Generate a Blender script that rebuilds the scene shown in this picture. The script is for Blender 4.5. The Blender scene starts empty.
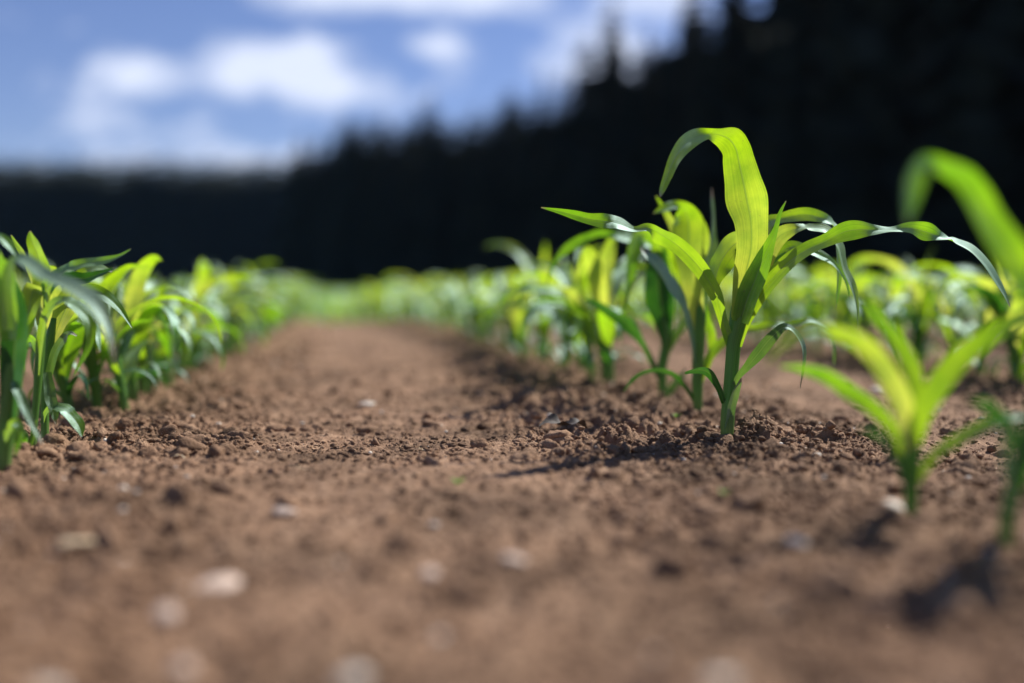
import bpy, math, random
import numpy as np
from mathutils import Vector

random.seed(7)
rng = np.random.default_rng(11)
S = bpy.context.scene
COL = S.collection
D2R = math.radians

# ------------------------------------------------------------------ camera
FPX = 1024 * 35 / 36.0
CAM_H = 0.170
HORIZ = 288.0
PITCH = math.atan((341.5 - HORIZ) / FPX)
FWD = Vector((0, math.cos(PITCH), -math.sin(PITCH)))
UP = Vector((0, math.sin(PITCH), math.cos(PITCH)))
CAM = Vector((0, 0, CAM_H))
cd = bpy.data.cameras.new('camera')
cam = bpy.data.objects.new('camera', cd)
COL.objects.link(cam)
S.camera = cam
cd.lens = 35
cd.sensor_width = 36
cd.clip_start = 0.01
cd.clip_end = 2000
cam.location = CAM
cam.rotation_euler = (math.pi / 2 - PITCH, 0, 0)
cd.dof.use_dof = True
cd.dof.focus_distance = 1.12
cd.dof.aperture_fstop = 1.12


def at(px, py, d):
    """point seen in direction px, py at distance d along the view axis"""
    return CAM + d * (FWD + Vector((1, 0, 0)) * ((px - 512) / FPX) + UP * ((341.5 - py) / FPX))


def on_ground(px, py, z=0.0):
    r = FWD + Vector((1, 0, 0)) * ((px - 512) / FPX) + UP * ((341.5 - py) / FPX)
    d = (z - CAM_H) / r.z
    return CAM + r * d, d


# ------------------------------------------------------------------ noise
def h2(ix, iy, seed):
    n = (ix.astype(np.int64) * 374761393 + iy.astype(np.int64) * 668265263 + seed * 974634777) & 0xFFFFFFFF
    n = ((n ^ (n >> 13)) * 1274126177) & 0xFFFFFFFF
    n = (n ^ (n >> 16)) & 0xFFFFFFFF
    return (n & 0xFFFFFF) / float(0xFFFFFF)


def vnoise(x, y, seed):
    ix = np.floor(x); iy = np.floor(y)
    fx = x - ix; fy = y - iy
    fx = fx * fx * (3 - 2 * fx); fy = fy * fy * (3 - 2 * fy)
    a = h2(ix, iy, seed); b = h2(ix + 1, iy, seed)
    c = h2(ix, iy + 1, seed); d = h2(ix + 1, iy + 1, seed)
    return (a + (b - a) * fx) * (1 - fy) + (c + (d - c) * fx) * fy - 0.5


def fbm(x, y, seed, octv=4):
    s = 0; a = 1.0
    for k in range(octv):
        s = s + a * vnoise(x, y, seed + k * 17)
        x = x * 2.03 + 5.1; y = y * 2.03 - 3.7; a *= 0.5
    return s


def clods(x, y, cell, dens, seed):
    """rounded lumps: one possible lump per cell"""
    x = x / cell + 0.35 * vnoise(x / cell * 2.3, y / cell * 2.3, seed + 91)
    y = y / cell + 0.35 * vnoise(x * 2.3 + 9, y / cell * 2.3, seed + 92)
    ix = np.floor(x); iy = np.floor(y)
    out = np.zeros_like(x)
    for dx in (-1, 0, 1):
        for dy in (-1, 0, 1):
            jx = ix + dx; jy = iy + dy
            on = h2(jx, jy, seed + 5) < dens
            cx = jx + 0.5 + 0.8 * (h2(jx, jy, seed + 1) - 0.5)
            cy = jy + 0.5 + 0.8 * (h2(jx, jy, seed + 2) - 0.5)
            r = 0.22 + 0.45 * h2(jx, jy, seed + 3) ** 1.5
            q = ((x - cx) ** 2 + (y - cy) ** 2) / (r * r)
            hh = np.where(on & (q < 1), r * np.sqrt(np.maximum(0, 1 - q)), 0)
            out = np.maximum(out, hh)
    return out * cell


# rows of maize: direction in plan
ROWS = -0.158                       # dX/dY of every row
RLEN = math.sqrt(1 + ROWS * ROWS)
PITCH_X = 0.76 * RLEN               # spacing of the rows along X
X_R = 0.244 - ROWS * 1.13           # X of the row right of the path at Y=0


def bend(y):
    t = np.clip(np.asarray(y, float) - 3.3, 0, 10)
    return -0.013 * t * t - 0.26 * np.clip(np.asarray(y, float) - 13.3, 0, 90)


def macro(x, y):
    t = np.clip((y - 5.0) / 6.0, 0, 1)
    z = -0.62 * t * t * (3 - 2 * t) * 0.55 - 0.012 * np.clip(y - 10, 0, 12)
    z = z + np.where(y > 24, 0.0034 * (y - 24), 0)
    edge = forest_d(x, y)
    z = z + np.where(edge > 3, (edge - 3) * 0.22, 0)
    return z


def forest_d(x, y):
    """metres inside the wood, measured from its edge (edge line from front right to far left)"""
    nx, ny = 117.0, 62.0
    L = math.hypot(nx, ny)
    return (x - 24.0) * (nx / L) + (y - 50.0) * (ny / L)


def height(x, y):
    x = np.asarray(x, float); y = np.asarray(y, float)
    z = macro(x, y)
    near = np.clip((14 - y) / 8, 0, 1)
    k = (x - X_R - ROWS * y - bend(y)) / PITCH_X
    rowd = np.abs(k - np.round(k))                # 0 on a row, .5 mid path
    rough = 0.17 + 0.95 * np.clip((0.36 - rowd) / 0.2, 0, 1)
    rough = rough * (0.7 + 0.9 * np.clip(vnoise(x * 5, y * 5, 77) + .5, 0, 1))
    rough = rough * (0.30 + 0.70 * np.clip((y - .93) / .16, 0, 1))
    m = 0.013 * fbm(x * 3.1, y * 3.1, 3, 3) + (0.0075 + 0.009 * np.clip((.95 - y) / .3, 0, 1)) * fbm(x * 11, y * 11, 44, 2) + 0.006 * rough * fbm(x * 22, y * 22, 8, 4)
    m = m + 0.005 * np.clip((0.30 - rowd) / 0.3, 0, 1) - 0.005
    lf = 1 + 0.9 * vnoise(x * 150, y * 150, 61) + 0.6 * vnoise(x * 310, y * 310, 62)
    c = 0.42 * clods(x, y, 0.050, 0.22, 100) * rough * lf
    c = np.maximum(c, 0.60 * clods(x + 3, y, 0.026, 0.35, 200) * rough * lf)
    c = np.maximum(c, 0.85 * clods(x, y + 2, 0.012, 0.38, 300) * np.clip(rough + .1, 0, 1))
    c = c + 0.8 * clods(x, y + 5, 0.0062, 0.55, 400) * np.clip(rough + .12, 0, 1)
    c = c + 0.0024 * fbm(x * 180, y * 180, 31, 2) - 0.009 * rough * np.clip(np.abs(vnoise(x * 48, y * 48, 71)) * 2 - .55, 0, 1)
    far = np.clip(1.4 / np.maximum(y, .3), 0.25, 1)
    return z + m * near + (c - 0.004) * near * np.where(y > 4, far * 2.5, 1.0)


def hz(x, y):
    return float(height(np.array([x]), np.array([y]))[0])


# ------------------------------------------------------------------ materials
def new_mat(name):
    m = bpy.data.materials.new(name)
    m.use_nodes = True
    nt = m.node_tree
    nt.nodes.clear()
    out = nt.nodes.new('ShaderNodeOutputMaterial')
    return m, nt, out


def N(nt, kind, **kw):
    n = nt.nodes.new(kind)
    for k, v in kw.items():
        if k.startswith('i_'):
            n.inputs[k[2:].replace('_', ' ')].default_value = v
        else:
            setattr(n, k, v)
    return n


def ramp(nt, fac, stops):
    r = nt.nodes.new('ShaderNodeValToRGB')
    el = r.color_ramp.elements
    el[0].position, el[0].color = stops[0][0], (*stops[0][1], 1)
    el[1].position, el[1].color = stops[-1][0], (*stops[-1][1], 1)
    for p, c in stops[1:-1]:
        e = el.new(p); e.color = (*c, 1)
    nt.links.new(fac, r.inputs[0])
    return r


def mixc(nt, fac, a, b, mode='MIX'):
    m = nt.nodes.new('ShaderNodeMix')
    m.data_type = 'RGBA'; m.blend_type = mode
    for s, v in ((0, fac), (6, a), (7, b)):
        if isinstance(v, (int, float)):
            m.inputs[s].default_value = v
        elif isinstance(v, tuple):
            m.inputs[s].default_value = (*v, 1)
        else:
            nt.links.new(v, m.inputs[s])
    return m.outputs[2]


def math_n(nt, op, a, b=None):
    m = nt.nodes.new('ShaderNodeMath'); m.operation = op
    for i, v in enumerate((a, b)):
        if v is None: continue
        if isinstance(v, (int, float)): m.inputs[i].default_value = v
        else: nt.links.new(v, m.inputs[i])
    return m.outputs[0]


def leaf_mat(name, refl, trans, refl2, trans2, mixf=0.5, rough=0.60, wax=0.46, dry=0.975):
    """refl/trans at the base of the blade, refl2/trans2 towards the tip"""
    m, nt, out = new_mat(name)
    L = nt.links.new
    uv = N(nt, 'ShaderNodeUVMap')
    sep = N(nt, 'ShaderNodeSeparateXYZ'); L(uv.outputs[0], sep.inputs[0])
    u, v = sep.outputs[0], sep.outputs[1]
    geo = N(nt, 'ShaderNodeTexCoord')
    info = N(nt, 'ShaderNodeObjectInfo')
    # veins run along the blade
    comb = N(nt, 'ShaderNodeCombineXYZ')
    L(math_n(nt, 'MULTIPLY', u, 26.0), comb.inputs[0]); L(math_n(nt, 'MULTIPLY', v, 1.2), comb.inputs[1])
    L(info.outputs['Random'], comb.inputs[2])
    vein = N(nt, 'ShaderNodeTexNoise', i_Scale=1.0, i_Detail=3.0, i_Roughness=0.6); L(comb.outputs[0], vein.inputs['Vector'])
    blot = N(nt, 'ShaderNodeTexNoise', i_Scale=45.0, i_Detail=3.0); L(geo.outputs['Object'], blot.inputs['Vector'])
    rib = math_n(nt, 'ABSOLUTE', math_n(nt, 'SUBTRACT', u, 0.5))
    ribm = N(nt, 'ShaderNodeMapRange', clamp=True); ribm.inputs[1].default_value = 0.010; ribm.inputs[2].default_value = 0.035
    ribm.inputs[3].default_value = 0.7; ribm.inputs[4].default_value = 0.0
    L(rib, ribm.inputs[0])
    veinr = ramp(nt, vein.outputs[0], [(0.3, (.84, .87, .82)), (0.55, (1, 1, 1)), (0.72, (1.1, 1.08, 1.06))])
    blotr = ramp(nt, blot.outputs[0], [(0.35, (.78, .84, .8)), (0.65, (1.18, 1.1, 1.0))])
    rnd = N(nt, 'ShaderNodeMapRange'); L(info.outputs['Random'], rnd.inputs[0])
    rnd.inputs[3].default_value = -0.22; rnd.inputs[4].default_value = 0.22
    grad = N(nt, 'ShaderNodeMapRange', clamp=True); L(math_n(nt, 'ADD', v, rnd.outputs[0]), grad.inputs[0])
    grad.inputs[1].default_value = 0.12; grad.inputs[2].default_value = 0.75
    res = []
    for a, b, ribc in ((refl, refl2, (.22, .30, .13)), (trans, trans2, (.25, .42, .03))):
        c = mixc(nt, grad.outputs[0], a, b)
        c = mixc(nt, 1.0, c, veinr.outputs[0], 'MULTIPLY')
        c = mixc(nt, 1.0, c, blotr.outputs[0], 'MULTIPLY')
        c = mixc(nt, ribm.outputs[0], c, ribc)
        dr = N(nt, 'ShaderNodeMapRange', clamp=True); L(v, dr.inputs[0])
        dr.inputs[1].default_value = dry; dr.inputs[2].default_value = min(1.0, dry + .03)
        c = mixc(nt, dr.outputs[0], c, (.30, .22, .13))
        res.append(c)
    spk = N(nt, 'ShaderNodeTexNoise', i_Scale=420.0, i_Detail=2.0); L(geo.outputs['Object'], spk.inputs['Vector'])
    spr_ = ramp(nt, spk.outputs[0], [(0.70, (0, 0, 0)), (0.76, (.7, .7, .7))])
    res = [mixc(nt, spr_.outputs[0], c, (.20, .14, .08)) for c in res]
    bump = N(nt, 'ShaderNodeBump', i_Strength=0.35, i_Distance=0.0012)
    hsum = math_n(nt, 'ADD', vein.outputs[0], math_n(nt, 'MULTIPLY', ribm.outputs[0], 0.8))
    L(hsum, bump.inputs['Height'])
    pb = N(nt, 'ShaderNodeBsdfPrincipled'); L(res[0], pb.inputs['Base Color'])
    pb.inputs['Roughness'].default_value = rough
    pb.inputs['Specular IOR Level'].default_value = 0.0
    L(bump.outputs[0], pb.inputs['Normal'])
    tb = N(nt, 'ShaderNodeBsdfTranslucent'); L(res[1], tb.inputs[0]); L(bump.outputs[0], tb.inputs['Normal'])
    mx = N(nt, 'ShaderNodeMixShader'); mx.inputs[0].default_value = mixf
    L(pb.outputs[0], mx.inputs[1]); L(tb.outputs[0], mx.inputs[2])
    gl = N(nt, 'ShaderNodeBsdfGlossy'); gl.inputs['Roughness'].default_value = rough
    gl.inputs[0].default_value = (.72, .92, .90, 1); L(bump.outputs[0], gl.inputs['Normal'])
    fr = N(nt, 'ShaderNodeFresnel'); fr.inputs[0].default_value = 1.5; L(bump.outputs[0], fr.inputs['Normal'])
    mg = N(nt, 'ShaderNodeMixShader'); L(math_n(nt, 'MINIMUM', math_n(nt, 'MULTIPLY', fr.outputs[0], wax), .19), mg.inputs[0])
    L(mx.outputs[0], mg.inputs[1]); L(gl.outputs[0], mg.inputs[2]); L(mg.outputs[0], out.inputs[0])
    return m


M = {}
M['leaf'] = leaf_mat('maize_leaf', (.12, .25, .04), (.50, .80, .02), (.085, .20, .04), (.31, .68, .01))
M['young'] = leaf_mat('maize_leaf_young', (.22, .29, .05), (.86, .91, .14), (.09, .20, .03), (.46, .76, .01), 0.55)
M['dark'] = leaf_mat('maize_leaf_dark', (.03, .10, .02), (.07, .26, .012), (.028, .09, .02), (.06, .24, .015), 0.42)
M['worn'] = leaf_mat('maize_leaf_sheen', (.07, .15, .04), (.22, .42, .05), (.12, .19, .10), (.25, .42, .08), 0.36, dry=0.90)  # greyer colour paints in the waxy sunlit sheen; longer browned tip


def stalk_mat():
    m, nt, out = new_mat('maize_stalk')
    L = nt.links.new
    tc = N(nt, 'ShaderNodeUVMap')
    mp = N(nt, 'ShaderNodeMapping'); mp.inputs['Scale'].default_value = (22, 1.2, 1)
    L(tc.outputs[0], mp.inputs[0])
    no = N(nt, 'ShaderNodeTexNoise', i_Scale=1.0, i_Detail=3.0); L(mp.outputs[0], no.inputs['Vector'])
    sep = N(nt, 'ShaderNodeSeparateXYZ'); L(tc.outputs[0], sep.inputs[0])
    along = ramp(nt, sep.outputs[1], [(0.0, (.26, .15, .10)), (0.04, (.24, .17, .10)), (0.07, (.20, .28, .10)), (0.3, (.11, .25, .05)), (1.0, (.09, .24, .025))])
    st = ramp(nt, no.outputs[0], [(0.3, (.72, .75, .7)), (0.7, (1.25, 1.2, 1.1))])
    c = mixc(nt, 1.0, along.outputs[0], st.outputs[0], 'MULTIPLY')
    pb = N(nt, 'ShaderNodeBsdfPrincipled'); L(c, pb.inputs['Base Color'])
    pb.inputs['Roughness'].default_value = 0.42
    bp = N(nt, 'ShaderNodeBump', i_Strength=0.3, i_Distance=0.001); L(no.outputs[0], bp.inputs['Height']); L(bp.outputs[0], pb.inputs['Normal'])
    tb = N(nt, 'ShaderNodeBsdfTranslucent'); L(mixc(nt, 1.0, c, (1.6, 1.6, .9), 'MULTIPLY'), tb.inputs[0])
    mx = N(nt, 'ShaderNodeMixShader'); mx.inputs[0].default_value = 0.35
    L(pb.outputs[0], mx.inputs[1]); L(tb.outputs[0], mx.inputs[2]); L(mx.outputs[0], out.inputs[0])
    return m


M['stalk'] = stalk_mat()


def soil_mat(name, crumbs=False):
    m, nt, out = new_mat(name)
    L = nt.links.new
    tc = N(nt, 'ShaderNodeTexCoord')
    geo = N(nt, 'ShaderNodeNewGeometry')
    P = geo.outputs['Position']
    big = N(nt, 'ShaderNodeTexNoise', i_Scale=7.0, i_Detail=5.0); L(P, big.inputs['Vector'])
    mid = N(nt, 'ShaderNodeTexNoise', i_Scale=38.0, i_Detail=5.0, i_Roughness=0.65); L(P, mid.inputs['Vector'])
    fine = N(nt, 'ShaderNodeTexNoise', i_Scale=420.0, i_Detail=4.0, i_Roughness=0.7); L(P, fine.inputs['Vector'])
    vor = N(nt, 'ShaderNodeTexVoronoi', i_Scale=260.0); L(P, vor.inputs['Vector'])
    c1 = ramp(nt, mid.outputs[0], [(0.28, (.135, .075, .043)), (0.5, (.270, .162, .097)), (0.72, (.400, .260, .165))])
    c2 = ramp(nt, big.outputs[0], [(0.3, (.50, .48, .45)), (0.5, (.95, .94, .93)), (0.7, (1.26, 1.26, 1.27))])
    c = mixc(nt, 1.0, c1.outputs[0], c2.outputs[0], 'MULTIPLY')
    c3 = ramp(nt, fine.outputs[0], [(0.3, (.68, .66, .66)), (0.55, (1, 1, 1)), (0.75, (1.4, 1.38, 1.36))])
    c = mixc(nt, 1.0, c, c3.outputs[0], 'MULTIPLY')
    # pale mineral grains
    gr = ramp(nt, vor.outputs['Distance'], [(0.10, (1, 1, 1)), (0.16, (0, 0, 0))])
    sp = N(nt, 'ShaderNodeTexNoise', i_Scale=90.0); L(P, sp.inputs['Vector'])
    spr = ramp(nt, sp.outputs[0], [(0.60, (0, 0, 0)), (0.66, (.8, .8, .8))])
    c = mixc(nt, math_n(nt, 'MULTIPLY', gr.outputs[0], spr.outputs[0]), c, (.50, .43, .37))
    pb = N(nt, 'ShaderNodeBsdfPrincipled'); L(c, pb.inputs['Base Color'])
    pb.inputs['Roughness'].default_value = 0.88
    pb.inputs['Specular IOR Level'].default_value = 0.25
    b1 = N(nt, 'ShaderNodeBump', i_Strength=0.8, i_Distance=0.0028); L(fine.outputs[0], b1.inputs['Height'])
    b2 = N(nt, 'ShaderNodeBump', i_Strength=0.5, i_Distance=0.012); L(mid.outputs[0], b2.inputs['Height']); L(b1.outputs[0], b2.inputs['Normal'])
    L(b2.outputs[0], pb.inputs['Normal'])
    L(pb.outputs[0], out.inputs[0])
    return m


M['soil'] = soil_mat('field_soil')


def plain(name, a, b, scale=200.0, rough=0.8, bump=0.3, dist=0.002, trans=0.0):
    m, nt, out = new_mat(name)
    L = nt.links.new
    tc = N(nt, 'ShaderNodeTexCoord')
    no = N(nt, 'ShaderNodeTexNoise', i_Scale=scale, i_Detail=5.0, i_Roughness=0.62); L(tc.outputs['Object'], no.inputs['Vector'])
    r = ramp(nt, no.outputs[0], [(0.3, a), (0.7, b)])
    pb = N(nt, 'ShaderNodeBsdfPrincipled'); L(r.outputs[0], pb.inputs['Base Color'])
    pb.inputs['Roughness'].default_value = rough
    bp = N(nt, 'ShaderNodeBump', i_Strength=bump, i_Distance=dist); L(no.outputs[0], bp.inputs['Height']); L(bp.outputs[0], pb.inputs['Normal'])
    if trans:
        tb = N(nt, 'ShaderNodeBsdfTranslucent'); L(r.outputs[0], tb.inputs[0])
        mx = N(nt, 'ShaderNodeMixShader'); mx.inputs[0].default_value = trans
        L(pb.outputs[0], mx.inputs[1]); L(tb.outputs[0], mx.inputs[2]); L(mx.outputs[0], out.inputs[0])
    else:
        L(pb.outputs[0], out.inputs[0])
    return m


M['stone'] = plain('pale_stone', (.44, .38, .31), (.72, .65, .56), 160, .75)
M['stone_pink'] = plain('pinkish_stone', (.44, .32, .25), (.64, .50, .40), 160, .75)
M['straw'] = plain('dry_straw', (.42, .30, .17), (.66, .52, .34), 250, .7)
M['dead'] = plain('dead_leaf', (.02, .016, .013), (.07, .05, .04), 120, .7)
M['needle'] = plain('spruce_needles', (.006, .014, .010), (.015, .027, .018), 1.3, 1.0, 0)
M['bark'] = plain('spruce_bark', (.05, .038, .03), (.10, .08, .065), 6, .9, .5, .02)
M['hill'] = plain('wood_floor', (.006, .010, .007), (.012, .016, .010), .4, .95, 0)
M['meadow'] = plain('meadow_grass', (.05, .09, .02), (.13, .17, .05), .6, .9, .6, .05)
M['weed'] = plain('seedling_green', (.10, .25, .02), (.2, .42, .04), 300, .5, .2, .001, .45)


# ------------------------------------------------------------------ mesh helpers
def build(name, verts, faces, mat, uvs=None, parent=None, smooth=True):
    me = bpy.data.meshes.new(name)
    me.from_pydata([tuple(v) for v in verts], [], faces)
    if uvs is not None:
        lay = me.uv_layers.new(name='UVMap')
        flat = np.empty(len(me.loops) * 2, np.float32)
        vi = np.empty(len(me.loops), np.int32); me.loops.foreach_get('vertex_index', vi)
        ua = np.array(uvs, np.float32)
        flat[0::2] = ua[vi, 0]; flat[1::2] = ua[vi, 1]
        lay.data.foreach_set('uv', flat)
    me.materials.append(mat)
    if smooth:
        me.polygons.foreach_set('use_smooth', [True] * len(me.polygons))
    o = bpy.data.objects.new(name, me)
    COL.objects.link(o)
    if parent is not None:
        o.parent = parent
    return o


def tag(o, label, cat, group=None, kind=None):
    o['label'] = label; o['category'] = cat
    if group: o['group'] = group
    if kind: o['kind'] = kind
    return o


def empty(name, loc):
    o = bpy.data.objects.new(name, None)
    o.empty_display_size = 0.02
    COL.objects.link(o)
    o.location = loc
    return o


def catmull(P, n):
    P = np.array(P, float)
    K = len(P)
    if K < 3:
        t = np.linspace(0, 1, n)[:, None]
        return P[0] * (1 - t) + P[-1] * t
    Q = np.vstack([2 * P[0] - P[1], P, 2 * P[-1] - P[-2]])
    # parameter by chord length of the first three columns
    seg = np.linalg.norm(np.diff(P[:, :3], axis=0), axis=1)
    cum = np.concatenate([[0], np.cumsum(seg)]); cum /= cum[-1]
    t = np.linspace(0, 1, n)
    out = []
    for tt in t:
        i = min(K - 2, max(0, int(np.searchsorted(cum, tt, 'right') - 1)))
        f = (tt - cum[i]) / max(1e-9, cum[i + 1] - cum[i])
        p0, p1, p2, p3 = Q[i], Q[i + 1], Q[i + 2], Q[i + 3]
        out.append(0.5 * ((2 * p1) + (-p0 + p2) * f + (2 * p0 - 5 * p1 + 4 * p2 - p3) * f * f + (-p0 + 3 * p1 - 3 * p2 + p3) * f ** 3))
    return np.array(out)


def ribbon(C, W, fold=0.16, wave=0.05, nc=8, ph=0.0, freq=9.0, curl=0.0):
    """C (n,3) midline, W (n,3) full width vectors -> blade with a folded midrib and wavy edges"""
    C = np.array(C); W = np.array(W)
    n = len(C)
    T = np.gradient(C, axis=0)
    T /= np.maximum(1e-9, np.linalg.norm(T, axis=1))[:, None]
    wl = np.linalg.norm(W, axis=1)
    Nn = np.cross(T, W); Nn /= np.maximum(1e-9, np.linalg.norm(Nn, axis=1))[:, None]
    vs, uvs = [], []
    wmax = wl.max()
    for i in range(n):
        t = i / (n - 1)
        for j in range(nc + 1):
            s = j / nc - 0.5
            a = abs(s) * 2
            off = fold * a * wl[i] * 0.5 - curl * a * a * wl[i] * .5
            off += wave * wmax * a ** 1.7 * math.sin(freq * t * 6.28 + ph + (1.9 if s > 0 else 0)) * min(1, t * 3) * (wl[i] / wmax)
            side = 1 + 0.05 * math.sin(freq * 0.63 * t * 6.28 + ph * 2 + (2.4 if s > 0 else 0))
            vs.append(C[i] + W[i] * s * side + Nn[i] * off)
            uvs.append((j / nc, t))
    fs = []
    for i in range(n - 1):
        for j in range(nc):
            a = i * (nc + 1) + j
            fs.append((a, a + 1, a + nc + 2, a + nc + 1))
    return vs, fs, uvs


def tube(C, R, seg=12, cap=True, flat=1.0):
    C = np.array(C, float)
    n = len(C)
    T = np.gradient(C, axis=0); T /= np.maximum(1e-9, np.linalg.norm(T, axis=1))[:, None]
    vs, uvs, fs = [], [], []
    for i in range(n):
        t = T[i]
        ref = np.array([1.0, 0, 0]) if abs(t[0]) < .8 else np.array([0, 1.0, 0])
        b = np.cross(t, ref); b /= np.linalg.norm(b)
        a = np.cross(b, t)
        for j in range(seg):
            an = 2 * math.pi * j / seg
            vs.append(C[i] + R[i] * (a * math.cos(an) + b * math.sin(an) * flat))
            uvs.append((abs(j / seg - .5) * 2, i / (n - 1)))
    for i in range(n - 1):
        for j in range(seg):
            k = (j + 1) % seg
            fs.append((i * seg + j, i * seg + k, (i + 1) * seg + k, (i + 1) * seg + j))
    if cap:
        fs.append(tuple(range(seg))[::-1])
        fs.append(tuple((n - 1) * seg + j for j in range(seg)))
    return vs, fs, uvs


# ------------------------------------------------------------------ plants traced from the photograph, in 3D
HALF = np.array([.43, -.47, .62])


def traced_plant(base_px, stalk, leaves, label, cat='maize plant', group=None, name='maize_plant', zb=0.0, lseed=0, ws=1.0):
    """stalk: [(x, y, width px, depth cm)], leaves: [(material, [(x, y, depth cm, width px, roll deg)], options)]"""
    g, d = on_ground(*base_px, zb)
    root = empty(name, g)
    tag(root, label, cat, group)
    pts = [tuple(at(x, y, d + dd / 100.0)) + (w * 0.5 / FPX * (d + dd / 100.0),) for x, y, w, dd in stalk]
    first = np.array(pts[0]); pts = [tuple(first - np.array([0, 0, 0.018, 0]))] + pts
    c = catmull(pts, 26)
    vs, fs, uvs = tube(c[:, :3] - np.array(g), np.maximum(c[:, 3], .0008), 16)
    build('stalk', vs, fs, M['stalk'], uvs, root)
    for li, lf in enumerate(leaves):
        mat, st = lf[0], lf[1]
        op = lf[2] if len(lf) > 2 else {}
        arr = []
        for s in st:
            x, y, dd, w = s[:4]
            roll = s[4] if len(s) > 4 else op.get('roll', 15)
            dep = d + dd / 100.0
            p = at(x, y, dep)
            tw = w * ws / FPX * dep
            arr.append((p.x, p.y, p.z, tw, roll))
        n = max(20, len(st) * 6)
        c = catmull(arr, n)
        C = c[:, :3]
        T = np.gradient(C, axis=0); T /= np.linalg.norm(T, axis=1)[:, None]
        f = np.array(FWD)
        side = np.cross(T, f)
        ln = np.linalg.norm(side, axis=1)[:, None]
        side = side / np.maximum(ln, 1e-6)
        dn = np.cross(side, T)
        dn = np.where((dn @ f)[:, None] < 0, -dn, dn)
        roll = c[:, 4].copy()
        # where the photograph shows the waxy upper side catching the sun, turn the blade to do so
        want = np.clip((np.interp(np.linspace(0, 1, n), np.linspace(0, 1, n), roll) - 75) / 45, 0, 1) * (roll < 172)
        cand = np.radians(np.arange(-58, 59, 4))
        best = np.zeros(n)
        for i in range(n):
            sc_ = []
            for a in cand:
                wv = math.cos(a) * side[i] + math.sin(a) * dn[i]
                nn_ = np.cross(T[i], wv)
                if nn_ @ f > 0: nn_ = -nn_
                sc_.append(nn_ @ HALF - .12 * abs(a))
            best[i] = cand[int(np.argmax(sc_))]
        ker = np.hanning(13)[1:-1]; ker /= ker.sum()
        best = np.convolve(np.pad(best, 5, mode='edge'), ker, 'valid')
        want = np.convolve(np.pad(want, 2, mode='edge'), np.ones(5) / 5, 'valid')
        base_r = np.radians(np.where(roll > 90, np.where(roll > 172, roll - 180, 180 - roll), roll))
        r = (base_r * (1 - want) + best * want)[:, None]
        W = (np.cos(r) * side + np.sin(r) * dn) * np.maximum(c[:, 3], 0.0004)[:, None] / np.maximum(.5, np.abs(np.cos(r)))
        vs, fs, uvs = ribbon(C - np.array(g), W, op.get('fold', .22), op.get('wave', .05), 8, lseed + li * 1.7, op.get('freq', 3.5), op.get('curl', 0))
        o = build('leaf', vs, fs, M[mat], uvs, root)
        if op.get('label'): o['label'] = op['label']
    return root


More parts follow.
